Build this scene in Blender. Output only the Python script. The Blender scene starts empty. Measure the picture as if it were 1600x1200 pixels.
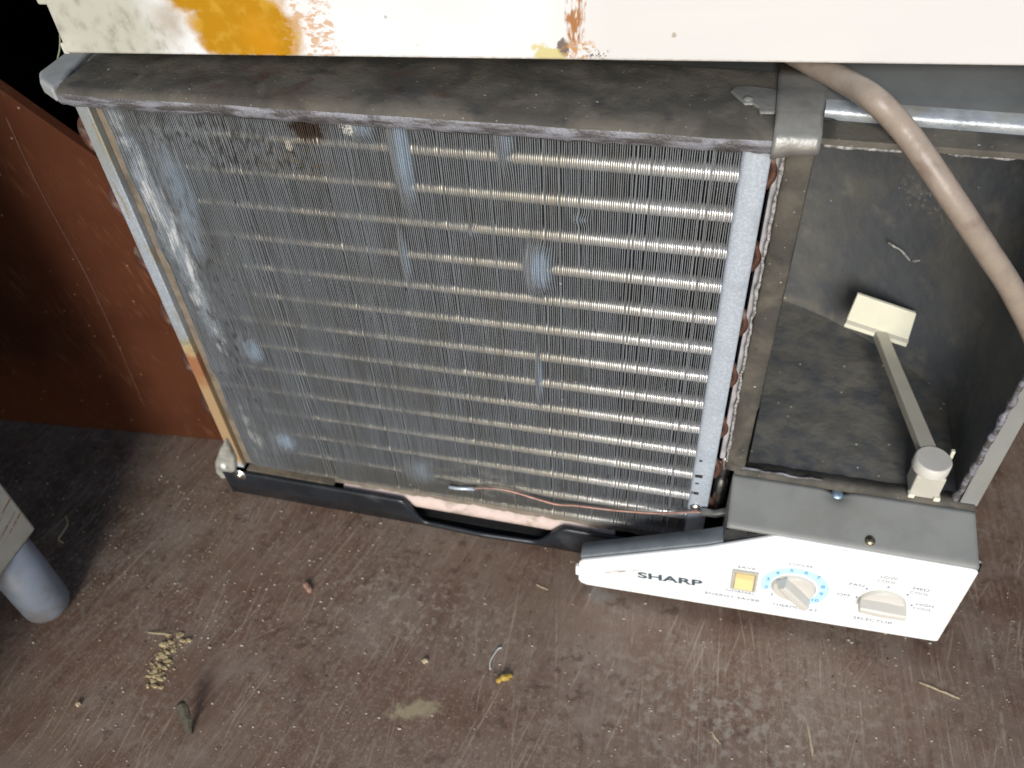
import bpy, math, random
from mathutils import Vector, Matrix, noise

S = 0.001                       # everything below is written in millimetres
scene = bpy.context.scene
COL = scene.collection
rnd = random.Random(7)

# ------------------------------------------------------------------ camera
CP = Vector((-5.338, -411.39, 254.875))
R0 = Vector((0.969204, 0.24072, -0.051932)); R1 = Vector((0.136285, -0.699963, -0.701055)); R2 = Vector((-0.205108, 0.672388, -0.711214))
FPX = 1345.91
cam_d = bpy.data.cameras.new('camera')
cam = bpy.data.objects.new('camera', cam_d)
COL.objects.link(cam)
m = Matrix((R0, -R1, -R2)).transposed().to_4x4()
m.translation = CP * S
cam.matrix_world = m
cam_d.sensor_width = 36
cam_d.lens = FPX / 1600 * 36
cam_d.clip_start = 0.01
cam_d.clip_end = 50
cam_d.dof.use_dof = True
cam_d.dof.focus_distance = 0.50
cam_d.dof.aperture_fstop = 9.0
scene.camera = cam
scene.render.resolution_x = 1024
scene.render.resolution_y = 768

# ------------------------------------------------------------------ light
SUN_EL = 25.0
SUN_DIR = Vector((-0.09, 0.99, 0)).normalized()      # horizontal way the light travels
w = bpy.data.worlds.new("World"); scene.world = w; w.use_nodes = True
nt = w.node_tree; nt.nodes.clear()
sky = nt.nodes.new('ShaderNodeTexSky'); sky.sky_type = 'NISHITA'; sky.sun_disc = False
sky.sun_elevation = math.radians(SUN_EL)
toward = -SUN_DIR
sky.sun_rotation = math.atan2(toward.x, toward.y)
bg = nt.nodes.new('ShaderNodeBackground'); bg.inputs[1].default_value = 0.125
wo = nt.nodes.new('ShaderNodeOutputWorld')
nt.links.new(sky.outputs[0], bg.inputs[0]); nt.links.new(bg.outputs[0], wo.inputs[0])
sd = bpy.data.lights.new('sun', 'SUN'); sd.energy = 3.3; sd.angle = math.radians(24); sd.color = (1.0, 0.985, 0.96)
sun = bpy.data.objects.new('sun', sd); COL.objects.link(sun)
dv = Vector((SUN_DIR.x * math.cos(math.radians(SUN_EL)), SUN_DIR.y * math.cos(math.radians(SUN_EL)), -math.sin(math.radians(SUN_EL))))
sun.rotation_euler = dv.to_track_quat('-Z', 'Y').to_euler()
scene.view_settings.view_transform = 'Standard'
scene.view_settings.look = 'None'
scene.view_settings.exposure = 0.0
scene.view_settings.gamma = 1.0

# ------------------------------------------------------------------ measuring helpers (mm)
def ray(px, py):
    return R0 * ((px - 800) / FPX) + R1 * ((py - 600) / FPX) + R2
def onY(px, py, Y):
    d = ray(px, py); return CP + d * ((Y - CP.y) / d.y)
def onZ(px, py, Z):
    d = ray(px, py); return CP + d * ((Z - CP.z) / d.z)

BUMPS = [  # x, z, rx, rz, shift   (pressed-flat patches of fins)
    (onY(845,420,0).x, onY(845,420,0).z, 8, 17, -3.0), (onY(630,240,0).x, onY(630,240,0).z, 6, 34, -2.2),
    (onY(395,548,0).x, onY(395,548,0).z, 8, 14, -2.6), (onY(448,690,0).x, onY(448,690,0).z, 10, 12, -2.4),
    (onY(655,187,0).x, onY(655,187,0).z, 7, 6, -3.0), (onY(790,205,0).x, onY(790,205,0).z, 5, 22, -2.0),
    (onY(845,590,0).x, onY(845,590,0).z, 2.6, 24, -1.8), (onY(565,190,0).x, onY(565,190,0).z, 7, 10, -3.0),
    (onY(660,740,0).x, onY(660,740,0).z, 12, 16, -2.0), (onY(635,400,0).x, onY(635,400,0).z, 3, 20, -1.4),
    (onY(280,290,0).x, onY(280,290,0).z, 11, 40, -2.0), (onY(300,370,0).x, onY(300,370,0).z, 9, 22, -1.6),
    (onY(910,345,0).x, onY(910,345,0).z, 4, 3, -1.4), (onY(740,365,0).x, onY(740,365,0).z, 3, 3, -1.2)]

# ------------------------------------------------------------------ mesh helpers
class MB:
    def __init__(s): s.v = []; s.f = []; s.sm = []
    def quad(s, a, b, c, d, sm=False):
        n = len(s.v); s.v += [Vector(a), Vector(b), Vector(c), Vector(d)]; s.f.append((n, n+1, n+2, n+3)); s.sm.append(sm); return s
    def box(s, x0, x1, y0, y1, z0, z1):
        n = len(s.v)
        s.v += [Vector(p) for p in ((x0,y0,z0),(x1,y0,z0),(x1,y1,z0),(x0,y1,z0),(x0,y0,z1),(x1,y0,z1),(x1,y1,z1),(x0,y1,z1))]
        for q in ((0,3,2,1),(4,5,6,7),(0,1,5,4),(1,2,6,5),(2,3,7,6),(3,0,4,7)):
            s.f.append(tuple(n+i for i in q)); s.sm.append(False)
        return s
    def prism(s, poly, y0, y1):
        """polygon of (x,z) extruded from y0 to y1; y may also be a callable giving a Vector"""
        n = len(s.v); k = len(poly)
        s.v += [Vector((x, y0, z)) for x, z in poly] + [Vector((x, y1, z)) for x, z in poly]
        s.f.append(tuple(range(n, n+k))); s.sm.append(False)
        s.f.append(tuple(range(n+2*k-1, n+k-1, -1))); s.sm.append(False)
        for i in range(k):
            j = (i+1) % k; s.f.append((n+i, n+k+i, n+k+j, n+j)); s.sm.append(False)
        return s
    def hprism(s, poly, z0, z1):
        n = len(s.v); k = len(poly)
        s.v += [Vector((x, y, z0)) for x, y in poly] + [Vector((x, y, z1)) for x, y in poly]
        s.f.append(tuple(range(n, n+k))); s.sm.append(False)
        s.f.append(tuple(range(n+2*k-1, n+k-1, -1))); s.sm.append(False)
        for i in range(k):
            j = (i+1) % k; s.f.append((n+i, n+k+i, n+k+j, n+j)); s.sm.append(False)
        return s
    def tube(s, pts, r, seg=12, caps=True):
        pts = [Vector(p) for p in pts]; n = len(s.v); up = None
        for i, p in enumerate(pts):
            t = (pts[min(i+1, len(pts)-1)] - pts[max(i-1, 0)]).normalized()
            if up is None:
                up = Vector((0,0,1)) if abs(t.z) < .9 else Vector((0,1,0))
            a = (up - t * up.dot(t)).normalized(); b = t.cross(a); up = a
            rr = r(i / (len(pts)-1)) if callable(r) else r
            for k in range(seg):
                an = 2*math.pi*k/seg; s.v.append(p + (a*math.cos(an) + b*math.sin(an)) * rr)
        for i in range(len(pts)-1):
            for k in range(seg):
                k2 = (k+1) % seg
                s.f.append((n+i*seg+k, n+i*seg+k2, n+(i+1)*seg+k2, n+(i+1)*seg+k)); s.sm.append(True)
        if caps:
            s.f.append(tuple(n+k for k in range(seg-1, -1, -1))); s.sm.append(False)
            e = n + (len(pts)-1)*seg
            s.f.append(tuple(e+k for k in range(seg))); s.sm.append(False)
        return s
    def lathe(s, c, axis, prof, seg=32):
        """prof: list of (radius, height along axis)"""
        c = Vector(c); ax = Vector(axis).normalized()
        a = ax.orthogonal().normalized(); b = ax.cross(a); n = len(s.v)
        for r, h in prof:
            for k in range(seg):
                an = 2*math.pi*k/seg; s.v.append(c + ax*h + (a*math.cos(an)+b*math.sin(an))*r)
        for i in range(len(prof)-1):
            flat = abs(prof[i][1]-prof[i+1][1]) < 1e-6
            for k in range(seg):
                k2 = (k+1) % seg
                s.f.append((n+i*seg+k, n+i*seg+k2, n+(i+1)*seg+k2, n+(i+1)*seg+k)); s.sm.append(not flat)
        s.f.append(tuple(n+k for k in range(seg-1, -1, -1))); s.sm.append(False)
        e = n + (len(prof)-1)*seg
        s.f.append(tuple(e+k for k in range(seg))); s.sm.append(False)
        return s
    def grid(s, P, sm=True):
        """P: rows of points"""
        n = len(s.v); h = len(P); wd = len(P[0])
        for row in P: s.v += [Vector(p) for p in row]
        for i in range(h-1):
            for j in range(wd-1):
                s.f.append((n+i*wd+j, n+i*wd+j+1, n+(i+1)*wd+j+1, n+(i+1)*wd+j)); s.sm.append(sm)
        return s
    def build(s, name, mat, parent=None, bevel=0, seg=2, fix=True, origin=None):
        o_ = Vector(origin) if origin is not None else Vector((0,0,0))
        me = bpy.data.meshes.new(name)
        me.from_pydata([tuple((p - o_) * S) for p in s.v], [], s.f)
        me.polygons.foreach_set('use_smooth', s.sm)
        if fix:
            import bmesh
            b = bmesh.new(); b.from_mesh(me)
            bmesh.ops.recalc_face_normals(b, faces=b.faces); b.to_mesh(me); b.free()
        me.update()
        o = bpy.data.objects.new(name, me); COL.objects.link(o)
        if mat: me.materials.append(mat)
        o.location = o_ * S
        if parent is not None:
            o.parent = parent
            r = parent
            off = Vector((0,0,0))
            while r is not None: off += r.location; r = r.parent
            o.location = o_ * S - off
        if bevel:
            mo = o.modifiers.new('bevel', 'BEVEL'); mo.width = bevel * S; mo.segments = seg; mo.limit_method = 'ANGLE'; mo.angle_limit = math.radians(35)
            mo.harden_normals = False
        return o

def tag(o, label=None, cat=None, group=None, kind=None):
    if label: o['label'] = label
    if cat: o['category'] = cat
    if group: o['group'] = group
    if kind: o['kind'] = kind
    return o
def empty(name, loc, label, cat, group=None):
    o = bpy.data.objects.new(name, None); COL.objects.link(o); o.location = Vector(loc) * S
    o.empty_display_size = 0.02
    return tag(o, label, cat, group)

# ------------------------------------------------------------------ materials
def srgb(r, g, b):
    def c(u):
        u /= 255; return u/12.92 if u <= .04045 else ((u+.055)/1.055)**2.4
    return (c(r), c(g), c(b), 1)
class Mat:
    def __init__(s, name, base, rough=.6, metal=0, spec=.5):
        s.m = bpy.data.materials.new(name); s.m.use_nodes = True
        s.t = s.m.node_tree; s.b = s.t.nodes['Principled BSDF']
        s.b.inputs['Metallic'].default_value = metal
        s.b.inputs['Roughness'].default_value = rough
        s.b.inputs['Specular IOR Level'].default_value = spec
        tc = s.n('ShaderNodeTexCoord'); mp = s.n('ShaderNodeMapping'); mp.inputs['Scale'].default_value = (1000,)*3
        s.l(tc.outputs['Object'], mp.inputs['Vector']); s.co = mp.outputs[0]      # object coordinates in mm
        s.col = base if len(base) == 4 else (*base, 1); s.rough = None; s.hgt = None
    def n(s, t): return s.t.nodes.new(t)
    def l(s, a, b): s.t.links.new(a, b)
    def put(s, sock, v):
        if hasattr(v, 'node'): s.l(v, sock)
        else: sock.default_value = v
    def math(s, op, a, b=0., clamp=False):
        n = s.n('ShaderNodeMath'); n.operation = op; n.use_clamp = clamp; s.put(n.inputs[0], a); s.put(n.inputs[1], b); return n.outputs[0]
    def xf(s, loc=(0,0,0), rot=(0,0,0), scale=(1,1,1), src=None):
        """rotate/shift so that `loc` becomes the origin"""
        a = s.n('ShaderNodeVectorMath'); a.operation = 'SUBTRACT'; s.l(src or s.co, a.inputs[0]); a.inputs[1].default_value = loc
        mp = s.n('ShaderNodeMapping'); mp.inputs['Rotation'].default_value = [math.radians(-q) for q in rot]
        mp.vector_type = 'POINT'; s.l(a.outputs[0], mp.inputs['Vector'])
        b = s.n('ShaderNodeVectorMath'); b.operation = 'MULTIPLY'; s.l(mp.outputs[0], b.inputs[0]); b.inputs[1].default_value = scale
        return b.outputs[0]
    def ramp(s, v, lo, hi):
        n = s.n('ShaderNodeMapRange'); n.interpolation_type = 'SMOOTHSTEP'; s.put(n.inputs['Value'], v)
        n.inputs['From Min'].default_value = lo; n.inputs['From Max'].default_value = hi; return n.outputs[0]
    def noise(s, size, detail=3, stretch=(1,1,1), rot=(0,0,0), dist=0., rough=.55, seed=0):
        """size: feature size in mm"""
        n = s.n('ShaderNodeTexNoise'); n.inputs['Scale'].default_value = 1/size
        n.inputs['Detail'].default_value = detail; n.inputs['Distortion'].default_value = dist; n.inputs['Roughness'].default_value = rough
        s.l(s.xf((seed*37.7, seed*91.3, seed*13.1), rot, tuple(1/q for q in stretch)), n.inputs['Vector']); return n.outputs[0]
    def nm(s, size, lo, hi, **k): return s.ramp(s.noise(size, **k), lo, hi)
    def specks(s, size, thr, keep=.5, seed=0, stretch=(1,1,1), rot=(0,0,0)):
        v = s.n('ShaderNodeTexVoronoi'); v.inputs['Scale'].default_value = 1/size
        s.l(s.xf((seed*17.7, seed*31.3, seed*7.1), rot, tuple(1/q for q in stretch)), v.inputs['Vector'])
        a = s.ramp(v.outputs['Distance'], thr, thr*.6)
        sep = s.n('ShaderNodeSeparateColor'); s.l(v.outputs['Color'], sep.inputs[0])
        return s.math('MULTIPLY', a, s.ramp(sep.outputs[0], keep, keep+.02))
    def blob(s, c, r, rot=(0,0,0), soft=.5, warp=.5, wsize=None, seed=0):
        """ellipsoidal patch at c (mm), radii r, ragged edge"""
        p = s.xf(c, rot, tuple(1/q for q in r))
        L = s.n('ShaderNodeVectorMath'); L.operation = 'LENGTH'; s.l(p, L.inputs[0])
        d = L.outputs['Value']
        if warp:
            nz = s.noise(wsize or max(min(r), .5)*.8, detail=4, seed=seed+3)
            d = s.math('ADD', d, s.math('MULTIPLY', s.math('SUBTRACT', nz, .5), warp*2))
        return s.ramp(d, 1.0, 1.0-soft)
    def mul(s, *a):
        r = a[0]
        for q in a[1:]: r = s.math('MULTIPLY', r, q)
        return r
    def mx(s, *a):
        r = a[0]
        for q in a[1:]: r = s.math('MAXIMUM', r, q)
        return r
    def over(s, mask, color, amt=1.):
        n = s.n('ShaderNodeMix'); n.data_type = 'RGBA'
        s.put(n.inputs[0], s.math('MULTIPLY', mask, amt) if amt != 1 else mask)
        s.put(n.inputs[6], s.col); s.put(n.inputs[7], color if (hasattr(color,'node') or len(color)==4) else (*color,1)); s.col = n.outputs[2]; return s
    def ro(s, mask, val):
        n = s.n('ShaderNodeMix'); n.data_type = 'FLOAT'
        s.put(n.inputs[0], mask); s.put(n.inputs[2], s.rough if s.rough is not None else s.b.inputs['Roughness'].default_value); n.inputs[3].default_value = val; s.rough = n.outputs[0]; return s
    def bump(s, h, dist=.3, strength=1.):
        """h in 0..1, dist in mm"""
        b = s.n('ShaderNodeBump'); b.inputs['Distance'].default_value = dist*S; b.inputs['Strength'].default_value = strength
        s.put(b.inputs['Height'], h)
        if s.hgt: s.l(s.hgt, b.inputs['Normal'])
        s.hgt = b.outputs[0]; return s
    def done(s):
        s.put(s.b.inputs['Base Color'], s.col)
        if s.rough is not None: s.l(s.rough, s.b.inputs['Roughness'])
        if s.hgt: s.l(s.hgt, s.b.inputs['Normal'])
        return s.m

def M_floor():
    a = Mat('brown_painted_wood', (.165,.102,.072), rough=.42, spec=.45)
    a.over(a.nm(140, .35, .65, detail=4), (.19,.137,.102))
    a.over(a.nm(45, .42, .7, detail=5, seed=2), (.135,.074,.05), .8)
    a.over(a.blob((-560,-60,-372),(190,150,60), soft=.8, warp=.25, wsize=60), (.04,.028,.014), .6)  # shadow of the cupboard painted into the floor colour
    # grain and wiping strokes, leaning one way on the left and another on the right
    gl = a.noise(3.2, detail=4, stretch=(1,26,1), rot=(0,0,-16), seed=4, dist=.3)
    gr = a.noise(3.2, detail=4, stretch=(1,26,1), rot=(0,0,4), seed=5, dist=.3)
    sx = a.n('ShaderNodeSeparateXYZ'); a.l(a.co, sx.inputs[0])
    side = a.ramp(sx.outputs[0], -220, 0)
    mixn = a.n('ShaderNodeMix'); mixn.data_type = 'FLOAT'; a.l(side, mixn.inputs[0]); a.l(gl, mixn.inputs[2]); a.l(gr, mixn.inputs[3])
    g = mixn.outputs[0]
    a.over(a.ramp(g, .53, .72), (.26,.20,.16), .5)
    a.over(a.ramp(g, .47, .3), (.085,.05,.037), .5)
    g2 = a.noise(1.1, detail=3, stretch=(1,14,1), rot=(0,0,-6), seed=8)
    a.over(a.ramp(g2, .55, .75), (.28,.225,.185), .35)
    # dust haze patches and grit
    dz = a.nm(60, .45, .7, detail=5, seed=9)
    a.over(dz, (.27,.22,.18), .4)
    a.over(a.mul(a.nm(5, .5, .66, detail=5, seed=15), a.nm(50, .4, .62, seed=16)), (.25,.21,.17), .5)
    for (sz, th, kp, sd_, c) in ((4.2,.13,.6,1,(.42,.34,.22)), (2.4,.2,.6,2,(.36,.30,.22)), (11,.09,.66,3,(.5,.45,.36)), (1.3,.28,.55,5,(.32,.26,.2))):
        a.over(a.mul(a.specks(sz, th, kp, sd_), a.nm(70, .3, .6, seed=sd_+20)), c, .85)
    a.over(a.specks(13, .09, .7, 8), (.02,.014,.01), .9)
    for rt, sd2, th in ((-14, 61, .66), (-30, 62, .68), (3, 63, .66), (12, 64, .69)):
        sc = a.noise(1.4, detail=2, stretch=(1,75,1), rot=(0,0,rt), seed=sd2, dist=.15)
        a.over(a.mul(a.ramp(sc, th-.03, th+.02), a.nm(60, .45, .6, seed=sd2)), (.40,.33,.26), .5)
    a.over(a.mul(a.nm(3, .52, .68, detail=6, seed=71), a.nm(90, .42, .6, seed=72)), (.33,.27,.20), .5)
    a.over(a.mul(a.nm(9, .54, .66, detail=6, seed=73), a.nm(70, .4, .6, seed=74)), (.075,.045,.033), .6)
    # long scratches
    for (p, q, wd, k) in SCRATCH:
        A = onZ(*p, -372); B = onZ(*q, -372); c = (A+B)/2; d = B-A
        a.over(a.mul(a.blob(c, (d.length/2, wd, 30), rot=(0,0,math.degrees(math.atan2(d.y,d.x))), soft=.7, warp=.35, wsize=4, seed=k),
               a.nm(6, .35, .6, seed=k)), (.34,.28,.22), .6)
    a.over(a.blob(onZ(650,1110,-372), (26,9,30), rot=(0,0,20), soft=.8, warp=.9, wsize=5), (.42,.36,.22), .7)
    a.over(a.mul(a.blob((60,-130,-372),(230,90,60), soft=1, warp=.3, wsize=60), a.nm(7,.46,.66,detail=6,seed=41)), (.36,.32,.27), .6)
    a.over(a.mul(a.blob((-200,-90,-372),(180,70,60), soft=1, warp=.3, wsize=60), a.nm(5,.5,.68,detail=6,seed=42)), (.38,.33,.26), .6)
    a.over(a.blob(onZ(940,930,-372), (18,10,30), soft=.9, warp=.7, wsize=6), (.3,.3,.28), .5)
    a.ro(a.nm(30, .4, .7, seed=12), .68)
    a.bump(g, .35).bump(a.noise(1.5, detail=4, seed=30), .25).bump(a.noise(35, detail=2, seed=31), 1.2)
    return a.done()
SCRATCH = [((225,1200),(300,1060),1.3,1),((300,1060),(450,900),.9,2),((490,1190),(560,1050),.8,3),((480,1120),(620,880),.8,4),
           ((1540,955),(1562,1085),1.6,5),((1560,1085),(1575,1200),2.0,6),((1590,960),(1600,1080),1.2,7),((1126,960),(1118,1120),1.0,8),
           ((1118,1100),(1112,1200),1.0,9),((735,1160),(760,1020),.7,10),((620,1060),(600,1190),.6,11),((870,900),(868,1150),.8,12),
           ((1215,1030),(1228,1150),.7,13),((1340,1060),(1352,1180),1.2,14),((330,1200),(400,1080),1.0,15),((1555,620),(1600,700),1.2,16),
           ((300,1040),(480,960),.6,17),((120,960),(400,700),.6,18)]

def M_board(dark=False):
    a = Mat('red_brown_hardboard', (.085,.028,.013), rough=.7, spec=.12)
    a.over(a.nm(60, .35, .7, detail=4), (.07,.022,.01))
    a.over(a.blob((-440,45,-205),(28,40,34), soft=.9, warp=.6), (.24,.13,.085), .5)
    a.over(a.mul(a.nm(2, .5, .7, detail=4, stretch=(1,1,10), rot=(0,-12,0), seed=3), a.nm(40,.4,.7,seed=2)), (.26,.13,.07), .35)
    a.over(a.specks(9,.12,.7,4), (.4,.3,.2), .7)
    a.over(a.mul(a.nm(5,.5,.7,detail=4,seed=6), a.blob((-470,45,-362),(120,50,22), soft=.9)), (.3,.22,.15), .5)
    a.over(a.mul(a.blob((-560,36,55),(190,30,1.3), rot=(0,44.6,0), soft=.6, warp=.5, wsize=3), a.nm(3,.4,.6,seed=9)), (.34,.2,.12), .6)
    a.bump(a.noise(2, detail=4), .15)
    return a.done()
def M_cabinet():
    # object coordinates: x along the front, z up from the bottom edge
    a = Mat('chipped_white_enamel', (.72,.735,.75), rough=.3, spec=.5)
    sx = a.n('ShaderNodeSeparateXYZ'); a.l(a.co, sx.inputs[0])
    a.over(a.ramp(sx.outputs[0], 255, 310), (.62,.615,.605), 1.)
    a.over(a.nm(70, .4, .7), (.64,.625,.60), .5)
    a.over(a.blob((20,0,20),(62,30,60), soft=.6, warp=.3, wsize=25), (.44,.44,.375))
    a.over(a.mul(a.blob((30,0,12),(60,30,40), soft=.7, warp=.3), a.nm(7, .46, .8, detail=7, stretch=(1,1,1.4), seed=5)), (.22,.2,.15), .8)
    a.over(a.blob((70,0,18),(14,30,18), soft=.9, warp=.4), (.30,.24,.16), .6)
    # amber resin stain
    am = a.mx(a.blob((112,0,14),(35,30,26), rot=(0,8,0), soft=.25, warp=.22, wsize=12), a.blob((104,0,40),(40,30,26), soft=.3, warp=.3, wsize=14))
    a.over(am, (.40,.195,.004))
    a.over(a.mul(am, a.nm(9, .45, .65, detail=5, seed=8)), (.55,.33,.04), .5)
    a.over(a.mul(am, a.blob((120,0,6),(16,30,26), soft=.9)), (.50,.22,.003), .8)
    ed = a.mul(a.blob((148,0,14),(18,30,26), soft=.3, warp=.7, wsize=5, seed=2), a.nm(4, .5, .58, detail=6, stretch=(1.6,1,1), seed=11))
    a.over(ed, (.52,.31,.15), .8)
    a.over(a.mul(a.blob((155,0,16),(10,30,24), soft=.6, warp=.5, wsize=4), a.nm(2.5,.52,.62,detail=4,stretch=(3,1,1),seed=4)), (.5,.28,.15), .8)
    # rust run
    a.over(a.mul(a.blob((290,0,26),(6,30,26), soft=.4, warp=.5, wsize=5, seed=5), a.nm(2.4,.42,.56,detail=5,stretch=(1,1,4),seed=14)), (.33,.13,.025), .95)
    a.over(a.blob((284,0,6.5),(3.6,30,5.5), soft=.3, warp=.5, wsize=2.5), (.10,.06,.05), .9)
    a.over(a.blob((277,0,2),(12,30,6), rot=(0,20,0), soft=.3, warp=.9, wsize=7), (.55,.48,.17), .85)
    a.over(a.mul(a.blob((292,0,5),(11,30,9), soft=.6, warp=.5, wsize=3), a.nm(2.5,.5,.58,detail=5,seed=24)), (.5,.25,.07), .9)
    a.over(a.mul(a.blob((301,0,4),(9,30,5), soft=.8), a.nm(1.6,.56,.62,detail=3,seed=25)), (.05,.03,.03), .9)
    a.over(a.mul(a.specks(16,.07,.55,3), a.nm(60,.4,.6,seed=4)), (.12,.09,.08), .8)
    a.over(a.blob((340,0,14),(1.5,30,1.6), soft=.4), (.35,.3,.22), .8)
    a.over(a.nm(30,.55,.75,detail=6,stretch=(4,1,1),seed=17), (.70,.66,.62), .4)
    a.over(a.mul(a.blob((260,0,0.),(400,30,2.2), soft=.6, warp=.3, wsize=8), a.nm(6,.45,.6,seed=18)), (.5,.42,.33), .6)
    a.bump(a.noise(8, detail=3), .2)
    return a.done()
def M_foam():
    a = Mat('grimy_black_foam', (.06,.056,.049), rough=.75, spec=.25)
    a.over(a.nm(30, .38, .66, detail=5, dist=.4), (.115,.104,.085))
    a.over(a.mul(a.nm(22,.5,.68,detail=4,seed=3), a.blob((-215,10,33),(150,40,20), soft=.8)), (.075,.036,.026), .7)
    a.over(a.nm(16,.58,.75,detail=5,seed=7), (.028,.028,.03), .8)
    a.over(a.specks(9,.09,.66,2), (.45,.43,.38), .85)
    a.over(a.specks(3.6,.16,.78,6), (.3,.28,.22), .7)
    a.bump(a.noise(2.2, detail=5), .35).bump(a.noise(14, detail=3), 1.0)
    return a.done()
def M_foamedge():
    a = Mat('torn_foam_edge', (.075,.07,.072), rough=.4, spec=.6)
    a.over(a.nm(4, .42, .6, detail=6, stretch=(6,1,1)), (.23,.235,.27), .85)
    a.over(a.nm(11, .55, .7, detail=5, seed=4), (.04,.035,.035), .8)
    a.bump(a.noise(1.6, detail=5), .8)
    return a.done()
def M_galv(name='galvanised_sheet', base=(.46,.52,.59), rust=False, rough=.42):
    a = Mat(name, base, rough=rough, metal=.35)
    a.over(a.nm(1.6, .45, .6, detail=3), tuple(min(1,q*1.3) for q in base), .6)
    a.over(a.nm(25, .5, .75, detail=5, seed=3), tuple(q*.75 for q in base), .6)
    if rust:
        sx = a.n('ShaderNodeSeparateXYZ'); a.l(a.co, sx.inputs[0])
        h = a.math('ADD', sx.outputs[2], a.math('MULTIPLY', a.math('SUBTRACT', a.noise(9, detail=3), .5), 26))
        a.over(a.ramp(h, -60, -20), (.36,.38,.36), .7)
        a.over(a.ramp(a.noise(12, detail=4, stretch=(.4,1,3), seed=6), .5, .66), (.40,.34,.2), .8)
        band = a.math('MULTIPLY', a.ramp(h, -182, -192), a.ramp(h, -338, -326))
        a.over(band, (.34,.23,.12), 1.)
        a.over(a.mul(band, a.ramp(h, -240, -215)), (.27,.10,.04), .85)
        a.over(a.mul(a.ramp(h, -168, -182), a.ramp(h, -200, -188)), (.42,.36,.2), .8)
        a.ro(band, .75)
        n = a.ramp(h, -182, -192); inv = a.math('SUBTRACT', .55, a.math('MULTIPLY', n, .5)); a.l(inv, a.b.inputs['Metallic'])
    a.bump(a.noise(1.2, detail=3), .12).bump(a.noise(40, detail=2), .8)
    return a.done()
def M_fin():
    a = Mat('dull_aluminium_fins', (.245,.27,.298), rough=.38, metal=.4)
    a.over(a.nm(26, .4, .7, detail=4, stretch=(1,1,2.2)), (.21,.218,.222), .8)
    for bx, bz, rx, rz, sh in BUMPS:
        a.over(a.blob((bx,0,bz),(rx*1.15,30,rz*1.15), soft=.7, warp=.25, wsize=6), (.42,.53,.66), .8 if sh < -2 else .45)  # sky reflection painted pale blue over each pressed patch
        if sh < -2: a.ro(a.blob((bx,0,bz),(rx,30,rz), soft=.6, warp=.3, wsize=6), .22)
    lb = a.blob((-366,0,-85),(11,30,120), rot=(0,-3,0), soft=.6, warp=.6, wsize=12)  # bright reflections beside the left plate, painted in down to its foot
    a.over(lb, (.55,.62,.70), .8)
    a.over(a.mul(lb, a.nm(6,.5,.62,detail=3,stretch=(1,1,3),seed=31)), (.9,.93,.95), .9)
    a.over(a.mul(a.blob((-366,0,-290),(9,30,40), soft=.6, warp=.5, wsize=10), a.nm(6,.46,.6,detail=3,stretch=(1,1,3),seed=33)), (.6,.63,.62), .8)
    a.over(a.nm(1.3, .45, .6, detail=2, stretch=(1,1,70), seed=51), (.11,.115,.115), .45)
    a.over(a.mul(a.nm(1.5, .58, .66, detail=2, stretch=(1,1,40), seed=52), a.nm(30,.4,.6,seed=53)), (.34,.37,.40), .45)
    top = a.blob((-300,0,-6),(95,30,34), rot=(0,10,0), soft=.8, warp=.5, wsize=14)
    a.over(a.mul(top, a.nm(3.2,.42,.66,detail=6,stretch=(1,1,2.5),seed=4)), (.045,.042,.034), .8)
    a.over(a.blob((-243,0,9),(15,30,11), soft=.5, warp=.5, wsize=5), (.06,.035,.02), .9)
    a.over(a.mul(a.blob((-255,0,-15),(40,30,18), soft=.8, warp=.4), a.nm(2.4,.5,.66,detail=4,seed=9)), (.26,.2,.11), .8)
    a.over(a.mul(a.blob((-218,0,12),(6,30,6), soft=.5, warp=.6, wsize=3), a.nm(2,.4,.5,seed=3)), (.85,.85,.8), .95)
    a.over(a.blob((-258,0,-3),(3,30,4), soft=.4, warp=.7, wsize=2), (.6,.58,.5), .9)
    lf = a.blob((-350,0,-140),(26,30,170), soft=.7, warp=.4, wsize=18)
    a.over(a.mul(lf, a.nm(3,.5,.7,detail=6,stretch=(1,1,4),seed=12)), (.05,.047,.04), .75)
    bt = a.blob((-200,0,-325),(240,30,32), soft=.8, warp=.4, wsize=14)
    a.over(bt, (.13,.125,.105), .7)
    a.over(a.mul(a.blob((-160,0,-300),(70,30,26), soft=.8, warp=.5), a.nm(6,.48,.6,detail=5,stretch=(2,1,1),seed=22)), (.5,.48,.42), .6)
    a.over(a.mul(a.specks(5,.2,.75,4,stretch=(.5,1,2.5)), a.nm(50,.45,.6,seed=14)), (.03,.03,.03), .8)
    a.over(a.specks(11,.08,.7,9), (.8,.8,.78), .8)
    a.ro(a.mx(top, bt), .65)
    return a.done()
def M_tube():
    a = Mat('aluminium_tube_collars', (.93,.93,.92), rough=.27, metal=.6)
    sx = a.n('ShaderNodeSeparateXYZ'); a.l(a.co, sx.inputs[0])
    h = a.math('ADD', sx.outputs[0], a.math('MULTIPLY', a.math('SUBTRACT', a.noise(30, detail=3), .5), 90))
    highlight_fade = a.ramp(h, 0, -110)  # loss of the bright highlight leftwards, painted as a duller tan
    a.over(highlight_fade, (.47,.43,.34), .92); a.ro(highlight_fade, .5)
    return a.done()
def M_simple(name, c, rough=.5, metal=0, var=.35, size=8, bump=.15, spec=.5, dirt=None):
    a = Mat(name, c, rough=rough, metal=metal, spec=spec)
    a.over(a.nm(size, .4, .65, detail=4), tuple(q*(1-var) for q in c), .8)
    if dirt: a.over(a.nm(size*1.7, .52, .68, detail=5, seed=5), dirt, .7)
    if bump: a.bump(a.noise(size*.25, detail=4), bump)
    return a.done()
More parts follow.
